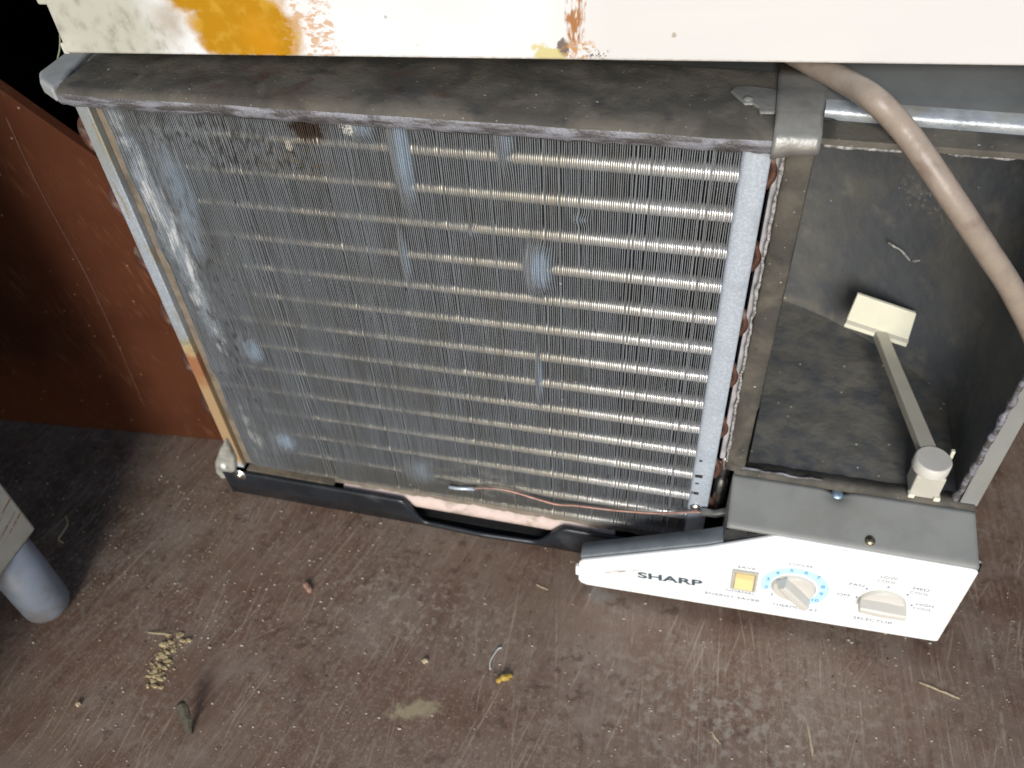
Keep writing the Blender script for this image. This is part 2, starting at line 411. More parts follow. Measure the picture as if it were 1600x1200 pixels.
def M_duct():
    a = Mat('dark_duct_lining', (.082,.088,.097), rough=.62, spec=.35)
    a.over(a.nm(45, .4, .66, detail=5), (.115,.115,.107))
    a.over(a.nm(20, .55, .75, detail=5, seed=4), (.17,.165,.145), .6)
    sx = a.n('ShaderNodeSeparateXYZ'); a.l(a.co, sx.inputs[0])
    fl = a.ramp(sx.outputs[2], -225, -236)
    a.over(a.mul(fl, a.nm(14,.35,.7,detail=5,seed=6)), (.17,.158,.13), .75)
    a.over(a.mul(fl, a.specks(8,.12,.62,3)), (.55,.52,.38), .9)
    a.over(a.specks(10,.07,.8,5), (.4,.42,.42), .8)
    a.over(a.blob((150,130,-110),(26,60,18), soft=.9, warp=.6), (.13,.128,.115), .7)
    a.over(a.mul(a.blob((135,150,-100),(30,60,14), rot=(0,20,0), soft=.8, warp=.5), a.nm(3,.55,.62,detail=4,seed=9)), (.2,.19,.17), .9)
    a.bump(a.noise(3, detail=5), .3).bump(a.noise(28, detail=3), 2.5)
    return a.done()
def M_white_panel():
    a = Mat('white_plastic_panel', (.86,.87,.87), rough=.35)
    a.over(a.nm(25,.55,.8,detail=5), (.80,.79,.76), .6)
    a.over(a.mul(a.blob((-40,-40,-332),(26,8,2.2), rot=(0,-22,0), soft=.6, warp=.5, wsize=4), a.nm(3,.42,.58,stretch=(3,1,1))), (.25,.25,.2), .8)
    a.over(a.blob((-28,-40,-322),(10,8,1), rot=(0,-16,0), soft=.6, warp=.6, wsize=3), (.5,.5,.45), .6)
    a.over(a.mul(a.blob((110,-40,-256),(5,8,1.4), soft=.6, warp=.4), a.nm(2,.4,.6)), (.3,.28,.28), .7)
    a.over(a.mul(a.blob((60,-40,-362),(150,9,8), rot=(0,-2.4,0), soft=.9, warp=.5, wsize=8), a.nm(5,.45,.65,detail=5,seed=3)), (.55,.5,.4), .6)
    a.over(a.mul(a.blob((195,-40,-300),(7,9,60), soft=.9, warp=.5, wsize=6), a.nm(4,.45,.62,detail=5,seed=4)), (.5,.46,.38), .7)
    a.bump(a.noise(6, detail=3), .08)
    return a.done()

MAT = {}
MAT['foam'] = M_foam(); MAT['edge'] = M_foamedge(); MAT['galv'] = M_galv(); MAT['galv_rust'] = M_galv('rust_stained_plate', rust=True, rough=.5)
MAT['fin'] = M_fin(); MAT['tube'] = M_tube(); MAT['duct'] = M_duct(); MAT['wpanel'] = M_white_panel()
MAT['copper'] = M_simple('dusty_copper', (.16,.08,.06), .5, .6, dirt=(.3,.26,.22))
MAT['black'] = M_simple('black_plastic_pan', (.014,.018,.024), .28, 0, bump=.1, dirt=(.05,.055,.06), size=20)
MAT['dark'] = M_simple('dark_housing', (.02,.02,.02), .7)
MAT['styro'] = M_simple('grubby_polystyrene', (.62,.50,.45), .8, size=10, var=.12, dirt=(.30,.26,.2), bump=.3)
MAT['grime'] = M_simple('grimy_ledge', (.19,.155,.115), .7, size=12, dirt=(.07,.06,.045), bump=.3)
MAT['greyplastic'] = M_simple('grey_plastic_plate', (.235,.24,.228), .5, size=30, var=.15, dirt=(.21,.205,.18), bump=.15)
MAT['clip'] = M_simple('dull_grey_clip', (.21,.21,.195), .38, .3, size=14, var=.25, dirt=(.12,.11,.09), bump=.3)
MAT['rim'] = M_simple('painted_metal_rim', (.17,.18,.178), .4, .3, size=40, var=.3, dirt=(.15,.145,.12), bump=.2)
MAT['rimedge'] = M_simple('bright_rolled_edge', (.29,.32,.345), .35, .3, size=16, var=.35, dirt=(.24,.23,.19), bump=.4)
MAT['cream'] = M_simple('cream_plastic', (.72,.71,.58), .45, size=20, var=.06, bump=.08)
MAT['beige'] = M_simple('beige_plastic_knob', (.47,.45,.39), .42, size=20, var=.08, bump=.06)
MAT['lever'] = M_simple('grey_beige_lever', (.40,.385,.32), .45, size=20, var=.08, bump=.08)
MAT['knobw'] = M_simple('off_white_knob', (.58,.56,.51), .4, size=20, var=.06, bump=.06)
MAT['amber'] = M_simple('amber_switch', (.80,.64,.30), .3, size=10, var=.06, bump=.05)
MAT['screw'] = M_simple('zinc_screw', (.75,.75,.72), .25, 1, size=3, var=.2)
MAT['brass'] = M_simple('dull_brass_screw', (.35,.31,.2), .3, 1, size=2, var=.4)
MAT['cord'] = M_simple('tan_rubber_cord', (.29,.238,.195), .42, size=12, var=.14, dirt=(.17,.12,.09), bump=.3)
MAT['ink'] = M_simple('grey_blue_print', (.13,.18,.23), .5, bump=0, var=.1)
MAT['logo'] = M_simple('navy_logo_print', (.05,.085,.11), .5, bump=0, var=.1)
MAT['blueprint'] = M_simple('pale_blue_print', (.50,.74,.86), .45, bump=0, var=.03)
MAT['blueink'] = M_simple('blue_number_print', (.10,.34,.60), .45, bump=0, var=.1)
MAT['leg'] = M_simple('pale_grey_leg_paint', (.21,.24,.29), .45, size=25, var=.1, dirt=(.15,.13,.11), bump=.2)
MAT['straw'] = M_simple('dry_straw', (.52,.42,.27), .7, size=3)
MAT['bark'] = M_simple('dark_wood_chip', (.07,.06,.04), .8, size=3, bump=.5)
MAT['brick'] = M_simple('pink_clay_chip', (.36,.2,.15), .8, size=2)
MAT['yellow'] = M_simple('yellow_crumb', (.5,.33,.06), .6, size=2)
MAT['thread'] = M_simple('greenish_cobweb', (.22,.25,.14), .9, size=2)
MAT['darkwall'] = M_simple('unlit_gap_black', (.0015,.0018,.0012), 1, size=60, spec=0)  # darkness of the unlit space behind, put in as near-black colour
MAT['board'] = M_board(); MAT['floor'] = M_floor(); MAT['cabinet'] = M_cabinet()

FZ = -372
# ================================================================== setting
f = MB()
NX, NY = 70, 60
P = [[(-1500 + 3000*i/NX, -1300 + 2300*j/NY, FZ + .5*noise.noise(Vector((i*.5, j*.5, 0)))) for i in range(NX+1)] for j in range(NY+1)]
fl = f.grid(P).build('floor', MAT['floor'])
tag(fl, 'dusty brown painted wooden surface with scratches and crumbs', kind='structure')
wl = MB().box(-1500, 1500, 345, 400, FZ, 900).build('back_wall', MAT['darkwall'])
tag(wl, 'wall coloured black to stand for the unlit gap behind the appliance', kind='structure')

# ================================================================== air conditioner
AC = empty('air_conditioner', (-100, 60, FZ), 'old window air conditioner without its front cover, bare cooling coil and white control panel', 'air conditioner')

# ---- fins
def bend(x, z):
    d = 0
    for bx, bz, rx, rz, sh in BUMPS:
        q = ((x-bx)/rx)**2 + ((z-bz)/rz)**2
        if q < 4: d += sh * math.exp(-q*q*.6)
    # crushed band beside the left end plate
    t = (x + 372 - 6*noise.noise(Vector((z*.03, 3, 0)))) / 16
    if t < 2.5:
        d += -2.6 * math.exp(-t*t) * (0.55 + .6*noise.noise(Vector((z*.045, 9, x*.02)))) * (1 if z > -215 else .5)
    # soft waves over the left half where fins were brushed
    k = min(1, max(0, (-x - 120) / 200))
    d += k * (.9*noise.noise(Vector((x*.03, z*.012, 5))) - .38)
    return d
fb = MB()
x = -377.0; fi = 0
while x < 1.5:
    base = .2 * noise.noise(Vector((fi*.7, 0, 0))) + (rnd.uniform(-.5,.5) if rnd.random() < (.24 if x > -60 else .1) else 0)
    ph = rnd.random()*50; n0 = len(fb.v); nz = 66
    for i in range(nz+1):
        z = 24 - 355*i/nz
        d = bend(x, z) + base + .22*noise.noise(Vector((z*.06, ph, 0))) + .1*noise.noise(Vector((z*.3, ph, 4)))
        db = base*.5
        th = .27
        yf = .35*noise.noise(Vector((z*.05, fi*.3, 8))) - min(.5, abs(d if abs(d) > .8 else 0)*.2)
        fb.v += [Vector((x+db-th, 22, z)), Vector((x+db+d*.25-th, 3.2, z)), Vector((x+d-th, yf, z)), Vector((x+d+th, yf, z)), Vector((x+db+d*.25+th, 3.2, z)), Vector((x+db+th, 22, z))]
    for i in range(nz):
        a_ = n0 + i*6; b_ = a_ + 6
        for k in range(5):
            fb.f.append((a_+k, a_+k+1, b_+k+1, b_+k)); fb.sm.append(False)
    x += 1.27; fi += 1
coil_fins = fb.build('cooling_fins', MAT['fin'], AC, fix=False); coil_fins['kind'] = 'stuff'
coil_fins['label'] = 'grey aluminium fins, crushed and stained in patches'
# ---- tubes with a collar at each fin gap
tb = None
for k in range(14):
    z = -25.4*k
    if k == 0:
        b = MB(); prof = []; xx = -378.5
        pts = []; rr = []
        while xx < 6:
            for dx, r in ((0, 4.85), (.4, 5.05), (.85, 5.05), (1.15, 4.85)):
                pts.append((xx+dx, 5.75, 0)); rr.append(r)
            xx += 1.27
        rq = list(rr)
        b.tube(pts, lambda t: rq[min(len(rq)-1, int(round(t*(len(rq)-1))))], seg=20)
        tb = b.build('coil_tube', MAT['tube'], AC, fix=False); o = tb
    else:
        o = tb.copy(); COL.objects.link(o); o.parent = AC
        o.location = tb.location + Vector((0, 0, z*S))
# dark backing of the coil and rear housing
MB().box(-380, 4, 22.4, 30, -340, 26).build('coil_backing', M_simple('dim_fin_depth', (.16,.165,.17), .7), AC)
MB().box(-398, 190, 215, 330, -350, 26).build('rear_housing', MAT['dark'], AC, bevel=3)
# ---- end plates
b = MB().box(-396, -386.5, -2.5, 26, -335, 24)
b.build('end_plate', MAT['galv_rust'], AC, bevel=.8)['label'] = 'left coil end plate, blue grey above and rusty below'
MB().box(-386.3, -380, 2.5, 26, -333, 24).build('plate_flange', MAT['grime'], AC, bevel=.4)
def bentplate():
    b = MB(); rows = []
    for i in range(41):
        z = 24 - 357*i/40
        off = .5*noise.noise(Vector((z*.02, 2, 0)))
        rows.append([(2.2, 26, z), (2.2, 1+off, z), (3.0, -.8+off, z), (4.6, -1.6+off, z), (10, -1.3+off, z), (16.4, -.9+off, z), (17.2, -.2+off, z), (17.4, 1+off, z), (16, 1.2+off, z), (4, 1+off, z)])
    b.grid(rows); return b
ep = bentplate().build('end_plate', MAT['galv'], AC); ep['label'] = 'right coil end plate, clean galvanised strip with slots'
for (px, py, wd, hh) in ((1095,720,2.2,1.6), (1092,744,5.4,3.2), (1089,755,2.6,1.6), (1086,770,5.4,3.0)):
    p = onY(px, py, -1.4)
    MB().box(p.x-wd/2, p.x+wd/2, -1.75, -1.0, p.z-hh/2, p.z+hh/2).build('slot', MAT['dark'], ep)
p = onY(1086, 793, -2)
MB().lathe((p.x, -1.2, p.z), (0,-1,0), [(4.2,0),(4.1,.6),(3.4,1.7),(1.9,2.6),(.5,2.9)], 24).build('screw', MAT['screw'], AC)
# ---- return bends
def ubend(x, sgn, zc, y=10, r=12.7, tr=4.4):
    return MB().tube([(x - sgn*4, y, zc + r)] + [(x + sgn*r*.92*math.sin(math.pi*i/14), y, zc + r*math.cos(math.pi*i/14)) for i in range(15)] + [(x - sgn*4, y, zc - r)], tr, 12)
for k in (0, 2, 3.9, 6, 8, 10):
    ubend(-396, -1, -12.7 - 25.4*k + (0 if k < 3 else 0)).build('return_bend', MAT['copper'], AC)
for k in (-.6, 1.6, 3.6, 5.4, 7.4, 9.2, 11):
    ubend(10.5, 1, -12.7 - 25.4*k, y=7, r=10.5, tr=3.2).build('return_bend', MAT['copper'], AC)
# ---- top: casing top sheet, foam strip, rim corner, clip, right rail
MB().box(-404, 38.3, 22, 330, 22, 31).box(38.5, 330, 36, 330, 22.4, 30).build('casing_top', MAT['rim'], AC, bevel=1.5)
def lipY(x): return -20 + (x + 390) / 405 * 8
b = MB(); rows = []
NS = 150
for i in range(NS+1):
    x = -389 + (16 + 389)*i/NS
    n1 = noise.noise(Vector((x*.03, 0, 0))); n2 = noise.noise(Vector((x*.12, 5, 0))); n3 = noise.noise(Vector((x*.4, 9, 0)))
    y0 = lipY(x) + n1*1.2
    wob = max(0, (x + 150)/165)
    rows.append([(x, 57, 33.0), (x, 40, 33.2), (x, 20, 33.4+n1*.4), (x, 5, 33.3), (x, y0+6, 33.2+n2*.3), (x, y0+2, 32.2+n2*.3),
                 (x, y0+.2, 30.2+n3*.5), (x, y0-.4+n2*.7*(1+wob), 27.5+n3*.6), (x, y0+n3*.8, 24.5+n2*.6-wob*1.2), (x, y0+1.4+n2*.8, 22.3+n2*1.0+n3*.7), (x, y0+4, 21.5+n2), (x, 24, 21.4)])
b.grid([list(r) for r in zip(*rows)])
fs = b.build('foam_strip', MAT['foam'], AC)
fs.data.materials.append(MAT['edge'])
for i_, p_ in enumerate(fs.data.polygons):
    if 6 <= i_ // NS <= 9: p_.material_index = 1
# left rim corner
b = MB()
b.hprism([(-411,-3),(-404,-12),(-388.5,-21.5),(-388.5,-10),(-393,6),(-397,34),(-399,120),(-408,120),(-411,34)], 24.5, 34.5)
b.build('rim_corner', M_simple('pale_grey_rim_plastic', (.33,.345,.345), .45, 0, size=20, var=.2, dirt=(.26,.24,.2)), AC, bevel=2.6, seg=4)
# metal clip between coil and duct
b = MB(); rows = []
for i in range(13):
    t = i/12; x0 = 16.0 + 1.5*math.sin(t*3); xr = 37.5
    rows.append(None)
prof = [(62,36.0),(45,36.2),(25,36.4),(8,36.4),(-4,36.0),(-9.5,34.6),(-12.5,31.5),(-13.6,27.5),(-13.8,24.0)]
rows = []
for j, (y, z) in enumerate(prof):
    row = []
    for i in range(11):
        t = i/10
        lo = 15.8; hi = 38.5 if j > 2 else 38.5 + (3-j)*1.5
        drop = 0
        if j >= 7: drop = -2.2 + 3.2*t + 1.0*noise.noise(Vector((t*4, j, 0)))
        row.append((lo + (hi-lo)*t, y + (2.5*t if j > 3 else 0) + .4*noise.noise(Vector((t*3, j*.6, 2))), z + drop))
    rows.append(row)
o = b.grid(rows).build('clip', MAT['clip'], AC)
mo = o.modifiers.new('sol', 'SOLIDIFY'); mo.thickness = 1.2*S; mo.offset = -1
# hooked tab of the clip lying on the foam
hk = [(16,33),(16,9),(8,8),(7,13),(4,17),(0,16),(-3,21),(-8,29),(-6,34),(0,36),(10,35)]
MB().hprism([(x,y) for x,y in hk], 33.2, 35.0).build('clip_tab', MAT['clip'], AC, bevel=.9, seg=3)
MB().lathe((1.5,21,33.2),(0,0,1),[(3.2,0),(3.2,1.2),(2.4,2.4),(.6,3.0)],20).build('rivet', MAT['clip'], AC)
# right rail: sloping top with bright rolled front edge
b = MB(); rows = []
for i in range(41):
    x = 38.5 + 300*i/40
    wv = .4*noise.noise(Vector((x*.05, 1, 0)))
    notch = 1 if 40 < x < 47 else 0
    yb = 26 - (x-40)*.02
    rows.append([(x, 90, 44), (x, 60, 40.5), (x, yb+22, 36+wv), (x, yb+12, 33.4+wv), (x, yb+6.4, 31.9+wv)])
b.grid([list(r) for r in zip(*rows)])
b.build('top_rail', MAT['rim'], AC)
b = MB(); rows = []
for i in range(61):
    x = 41 + 297*i/60
    yb = 26 - (x-40)*.02; wv = .4*noise.noise(Vector((x*.05, 1, 0)))
    hgt = 5.5 if x > 52 else 2.5 + 3*max(0,(x-45))/7
    rows.append([(x, yb+6.4, 31.9+wv), (x, yb+3.4, 30.9+wv), (x, yb+.5, 29.8+wv), (x, yb-.8, 27.6-hgt*.1), (x, yb-.4, 28-hgt)])
b.grid([list(r) for r in zip(*rows)])
b.build('rolled_edge', MAT['rimedge'], AC)
# ---- air duct
DZ = -239
back = [(37,206),(56,201),(78,192),(98,182),(116,170),(134,156),(150,141),(164,126),(175,112),(183,98),(183,60),(182,30),(181,1)]
b = MB(); rows = []
for i in range(19):
    z = DZ + (24-DZ)*i/18
    rows.append([(x + .8*noise.noise(Vector((x*.03,z*.03,1))), y + 1.5*noise.noise(Vector((x*.03,z*.03,4))), z) for x, y in back])
b.grid(rows).build('duct_wall', MAT['duct'], AC)
b = MB(); rows = []
for i in range(21):
    z = DZ + (26-DZ)*i/20; stp = 2.2 if z < -170 else 0
    rows.append([(38.2+stp*.5+ .7*noise.noise(Vector((y*.05,z*.03,7))), y, z) for y in (1, 20, 60, 110, 160, 206)])
b.grid(rows).build('duct_side', MAT['duct'], AC)
b = MB(); rows = []
for j in range(25):
    y = 1 + 207*j/24
    rows.append([(36 + 150*i/24, y, DZ + 1.6*noise.noise(Vector((i*.35, j*.35, 3))) + 1.2*max(0, 1-abs((36+150*i/24)-108)/26)*max(0,1-abs(y-45)/40)*2) for i in range(25)])
b.grid(rows).build('duct_floor', MAT['duct'], AC)
MB().box(36, 190, 40, 208, 20.6, 21.8).build('duct_ceiling', MAT['duct'], AC)
ragged_later = True
# outer shell right side and flange
b = MB()
b.prism([(181.2,30),(193.5,30),(193.0,-238),(181.2,-238)], 1, 5).build('duct_flange', MAT['greyplastic'], AC, bevel=1)
MB().box(189, 192, 5, 215, -350, 22).build('side_panel', MAT['greyplastic'], AC, bevel=.6)
# torn shiny foam edges round the opening
def ragged(pts, wdt, name, mat, parent, up=(0,0,1)):
    """a rough bead of foam following pts"""
    b = MB(); P = []
    for a0, a1 in zip(pts[:-1], pts[1:]):
        a0 = Vector(a0); a1 = Vector(a1); n = max(2, int((a1-a0).length/2.2))
        P += [a0.lerp(a1, i/n) for i in range(n)]
    P.append(Vector(pts[-1]))
    P = [p + Vector((noise.noise(p*.13), noise.noise(p*.13+Vector((9,9,9))), noise.noise(p*.13+Vector((5,2,7))))) * 1.1 for p in P]
    b.tube(P, lambda t: wdt*(.85 + .5*noise.noise(Vector((t*22, 1, len(P)))) ), 8)
    return b.build(name, mat, parent)
ragged([(181.0,-1.0,-60),(180.5,-1.5,-100),(179,-2,-150),(178,-2,-200),(177,-1,-232)], 2.5, 'foam_edge', MAT['edge'], AC)
ragged([(183,-.5,26),(182,-.5,-55)], 2.4, 'foam_edge', MAT['edge'], AC)
ragged([(42,7,19.6),(70,7,20.2),(100,8,20.4),(140,8,20.4),(190,8,21)], 1.3, 'foam_edge', M_simple('pale_torn_foam', (.42,.41,.40), .5, size=2.5, var=.85, bump=.8), AC)
MB().box(38.5, 192, 5.5, 26, 20.8, 24.2).build('recess_strip', MAT['foam'], AC, bevel=.6)
tp = [onY(1388,378,157), onY(1405,388,155), onY(1422,408,152)]
ragged(tp, 1.0, 'lining_tear', bpy.data.materials['pale_torn_foam'], AC)
tp = [onY(1424,408,151), onY(1446,405,147), onY(1462,418,143), onY(1490,432,133)]
ragged(tp, 1.1, 'lining_tear', bpy.data.materials['pale_torn_foam'], AC)
# left duct jamb
b = MB(); rows = []
for i in range(60):
    z = 27 - (27+238)*i/59
    e = .9*noise.noise(Vector((z*.15, 2, 0))) + (1.6 if z < -172 else 0)
    rows.append([(24.2, 20, z), (24.0, 2.2, z), (25.4, .4, z), (31, -.2, z), (37.0 - e*.4, .2, z), (38.6 - e*.5, 1.8, z), (38.8-e*.4, 12, z)])
b.grid(rows).build('duct_jamb', MAT['foam'], AC)
ragged([(23.2,0,24),(23.0,0,-80),(23.6,0.5,-160),(24.5,1,-230)], 1.15, 'foam_edge', bpy.data.materials['pale_torn_foam'], AC)
MB().box(19.6, 23.4, 4.5, 24, -232, 24).build('insulation_strip', M_simple('grey_insulation', (.40,.39,.41), .6, size=10), AC, bevel=.8)
# sill bead
b = MB(); rows = []
for i in range(61):
    x = 31 + 160*i/60
    e = .5*noise.noise(Vector((x*.12, 2, 0)))
    rows.append([(x, 10, DZ+1.2+e), (x, 5, DZ+3.2+e), (x, 1.6, DZ+3.6+e*.6), (x, -.8, DZ+2.0+e*.5), (x, -1.6, DZ-.6), (x, -1.0, DZ-2.4)])
b.grid([list(r) for r in zip(*rows)]).build('duct_sill', MAT['foam'], AC)
ragged([(36,1,-234.6),(60,1.5,-235.2),(92,1.6,-235.6)], 1.2, 'foam_edge', MAT['edge'], AC)
# ---- lower grey plate, sloping out to the control panel
b = MB(); rows = []
def plate_pt(x, t):      # t 0 at the sill, 1 at the panel
    y = -1 - 36*t; z = -240.5 - 13.0*t
    d = math.exp(-((x-103)/7)**2 - ((t-.02)/.16)**2)
    return Vector((x, y, z - 4.5*d))
for j in range(13):
    t = j/12
    rows.append([plate_pt(30.5 + (161.5 + 2.5*t)*i/60, t) for i in range(61)])
rows.append([Vector((p.x, p.y-.8, p.z-1.6)) for p in rows[-1]])
o = b.grid(rows).build('lower_plate', MAT['greyplastic'], AC)
mo = o.modifiers.new('sol', 'SOLIDIFY'); mo.thickness = 1.5*S; mo.offset = 0
MB().quad((30.4,-1,-241.2),(30.4,-37,-254.2),(30.4,-37,-296),(30.4,-1,-300)).quad((30.4,-1,-300),(30.4,-37,-296),(38,-37,-296),(38,-1,-300)).build('plate_side', MAT['greyplastic'], AC)
c_ = plate_pt(125.5, .86)
MB().lathe(c_ + Vector((0,0,.4)), (0,-.34,.94), [(3.6,0),(3.6,.5),(2.9,1.5),(1.6,2.1),(.4,2.3)], 24).build('screw', MAT['brass'], AC)
MB().lathe(plate_pt(103, .05) + Vector((0,0,1.8)), (0,-.5,.86), [(4.4,0),(4.2,.5),(2.8,1.2),(.6,1.6)], 20).build('screw', M_simple('blue_zinc', (.3,.4,.48), .4, .8, size=2, dirt=(.12,.15,.17)), AC)
# pipe seen in the slot beside the plate
MB().lathe((23.6, 9, -300), (.02,.05,1), [(5,0),(5,38),(4.0,40),(4.0,44),(5,46),(5,62),(3,66)], 24).build('suction_pipe', MAT['screw'], AC)
# housing under the plate
MB().box(46, 189, -34, -2, -350, -262).build('control_housing', MAT['dark'], AC)
# ---- control panel
CPN = [(-74.6,-331.5),(-72,-328),(20,-281.5),(62.5,-254.6),(66,-254.0),(192,-254.6),(195.2,-257),(195.6,-349.3),(192,-350.2),(-68,-361.6),(-73,-359.5),(-75,-356)]
panel = MB().prism(CPN, -40, -36.4).build('control_panel', MAT['wpanel'], AC, bevel=1.4, seg=3)
panel['label'] = 'white control panel tapering to the left, with switch and two knobs'
# turned-back top and right edges
MB().box(66, 193, -36.6, -33.6, -257.5, -253.6).build('top_return', M_simple('lilac_grey_plastic', (.55,.53,.54), .5), panel, bevel=.8)
b = MB(); rows = []
for i in range(31):
    z = -256 - 93*i/30
    rows.append([(195.3, -39, z), (196.6 + .8*noise.noise(Vector((z*.2,1,1))), -36, z), (198.4+1.2*noise.noise(Vector((z*.15,4,1))), -31.5, z), (196.5, -30, z)])
b.grid(rows).build('side_return', M_simple('yellowed_plastic_edge', (.6,.6,.56), .6, size=5, var=.3, dirt=(.3,.27,.2)), panel)
# grey angle along the tapered arm
b = MB(); rows = []
for i in range(25):
    t = i/24; x = -73.5 + t*104
    z = -329.0 + (x + 73)*(45.6/92) if x < 19 else -283.4 + (x-19)*.60
    rows.append([(x, -36.2, z-1), (x, -36.2, z+1.6), (x-.2, -34.8, z+2.6), (x-1, -24, z+3.4), (x-1, -23, z-2)])
b.grid(rows).build('panel_angle', M_simple('blue_grey_angle', (.21,.235,.25), .4, .3, size=12, var=.2), panel)
MB().prism([(30,-277),(62,-255.5),(62,-258),(30,-290)], -36, -24).build('angle_end', MAT['clip'], panel, bevel=.8)
# white clip tab at the left end
MB().box(-77.6, -74, -38.5, -34, -352, -340).build('end_tab', MAT['wpanel'], panel, bevel=1)
# power switch (rocker)
TILT = math.radians(2.4)
def pl(x, z, y=-40.0): return Vector((x, y, z))
def rquad(cx, cz, wx, wz, y0, y1, ang=TILT):
    ca, sa = math.cos(ang), math.sin(ang)
    return [(cx + u*ca - v*sa, cz + u*sa + v*ca) for u, v in ((-wx/2,-wz/2),(wx/2,-wz/2),(wx/2,wz/2),(-wx/2,wz/2))]
cx, cz = 50.7, -313
def frame_mb(cx, cz, wx, wz, bw, y0, y1):
    b = MB()
    for (dx, dz, ww, hh) in ((0, wz/2-bw/2, wx, bw), (0, -wz/2+bw/2, wx, bw), (-wx/2+bw/2, 0, bw, wz-2*bw-.02), (wx/2-bw/2, 0, bw, wz-2*bw-.02)):
        ca, sa = math.cos(TILT), math.sin(TILT)
        b.prism(rquad(cx + dx*ca - dz*sa, cz + dx*sa + dz*ca, ww, hh, y0, y1), y0, y1)
    return b
sw = frame_mb(cx, cz, 18.5, 25, 1.8, -42.0, -39.9).build('rocker_switch', MAT['beige'], panel, bevel=.35)
MB().prism(rquad(cx, cz, 15, 21.4, 0, 0), -40.1, -40.25).build('switch_well', MAT['beige'], sw)
b = MB()
ca, sa = math.cos(TILT), math.sin(TILT)
def rk(u, v, y): return (cx + u*ca - v*sa, y, cz + u*sa + v*ca)
pr = [(10,-40.4),(9.6,-42.4),(1.5,-41.0),(0,-41.2),(-9.2,-43.0),(-9.8,-40.4)]
for (v0, y0), (v1, y1) in zip(pr[:-1], pr[1:]): b.quad(rk(-6.6,v0,y0), rk(6.6,v0,y0), rk(6.6,v1,y1), rk(-6.6,v1,y1))
for u in (-6.6, 6.6):
    n = len(b.v); b.v += [Vector(rk(u,v,y)) for v, y in pr]; b.f.append(tuple(range(n, n+len(pr)))); b.sm.append(False)
b.build('rocker', MAT['amber'], sw)
# thermostat ring of pale blue
RC = (86.5, -311.0)
b = MB(); rows = []
for i in range(61):
    an = math.radians(205 - 260*i/60)
    wd = 3.6
    rows.append([(RC[0]+(20.5+s_*wd)*math.cos(an), -40.12, RC[1]+(20.5+s_*wd)*math.sin(an)) for s_ in (-1,1)])
b.grid(rows, False).build('dial_band', MAT['blueprint'], panel)
# knobs
def knob(cx, cz, r, ang, name, mat, off=0):
    root = MB().lathe((cx, -40, cz), (0,-1,0), [(r+.7,0),(r+.6,.5),(r,.9),(r-.3,2.0),(r-.9,2.6)], 48).build(name, mat, panel)
    L = r*2.0; W = 8.6; H = 11.0
    b = MB(); a = math.radians(ang); ca, sa = math.cos(a), math.sin(a)
    sect = [(-W/2-.6, 2.2), (-W/2+.8, H-1.2), (-W/2+2.0, H), (W/2-2.0, H), (W/2-.8, H-1.2), (W/2+.6, 2.2)]
    P = []
    for i in range(9):
        u = -L/2 + L*i/8
        sc = .86 + .14*math.sin(math.pi*i/8); hh = 1 - .06*abs(i-4)/4
        P.append([(cx + u*ca - v*sc*sa, -40 - h*hh, cz + u*sa + v*sc*ca) for v, h in sect])
    b.grid(P, False)
    for row in (P[0], P[-1]):
        n = len(b.v); b.v += [Vector(p) for p in row]; b.f.append(tuple(range(n, n+len(row)))); b.sm.append(False)
    b.build('knob_grip', mat, root, bevel=.7, seg=2)
    return root
k1 = knob(86.0, -312.0, 15.2, -48, 'control_knob', MAT['knobw']); k1['label'] = 'thermostat knob with grip pointing to lower right'
k2 = knob(147.2, -311.5, 15.6, -1, 'control_knob', MAT['knobw']); k2['label'] = 'selector knob with grip lying level'
# lettering
def text(s_, x, z, h, name, mat, wide=1.0, width=None, ang=2.4, align='CENTER', bold=0.0, space=1.0, y=-40.14, parent=None):
    cu = bpy.data.curves.new(name, 'FONT'); cu.body = s_; cu.size = h*1.42*S; cu.align_x = align; cu.align_y = 'CENTER'
    cu.offset = bold*S; cu.space_character = space; cu.extrude = .05*S
    to = bpy.data.objects.new('tmp', cu); COL.objects.link(to)
    bpy.context.view_layer.update()
    dg = bpy.context.evaluated_depsgraph_get()
    me = bpy.data.meshes.new_from_object(to.evaluated_get(dg))
    bpy.data.objects.remove(to)
    me.name = name; me.materials.clear(); me.materials.append(mat)
    if width:
        xs = [v.co.x for v in me.vertices]; wide = width*S/(max(xs)-min(xs))
    M_ = Matrix.Translation(Vector((x, y, z))*S) @ Matrix.Rotation(math.radians(-ang), 4, 'Y') @ Matrix.Rotation(math.radians(90), 4, 'X') @ Matrix.Diagonal((wide,1,1,1))
    me.transform(M_)
    o = bpy.data.objects.new(name, me); COL.objects.link(o)
    o.parent = parent or panel
    return o
text('SHARP', -3.4, -330.8, 7.6, 'maker_lettering', MAT['logo'], width=49.5, ang=4.6, bold=.34, space=1.02)
T = [('SAVE',50.2,-297.4,3.3,13),('NORMAL',50.2,-330.7,3.1,21.5),('ENERGY SAVER',45.0,-339.4,3.3,41),('COOLER',85.8,-282.4,2.7,16.5),
     ('THERMOSTAT',91.3,-338.3,3.6,33),('SELECTOR',146.8,-336.4,3.6,27.5),('FAN',126.4,-294.4,3.1,10),('OFF',120.8,-309.8,3.1,9.2),
     ('LOW',144.2,-279.2,3.0,11),('COOL',144.0,-284.2,2.7,12.5),('MED',167.2,-286.4,3.1,10.5),('COOL',167.4,-291.6,2.8,12.5),
     ('HIGH',174.6,-305.0,3.0,11.2),('COOL',174.2,-310.2,2.8,12.5)]
for s_, x, z, h, wd in T: text(s_, x, z, h, 'lettering', MAT['ink'], width=wd, bold=.0)
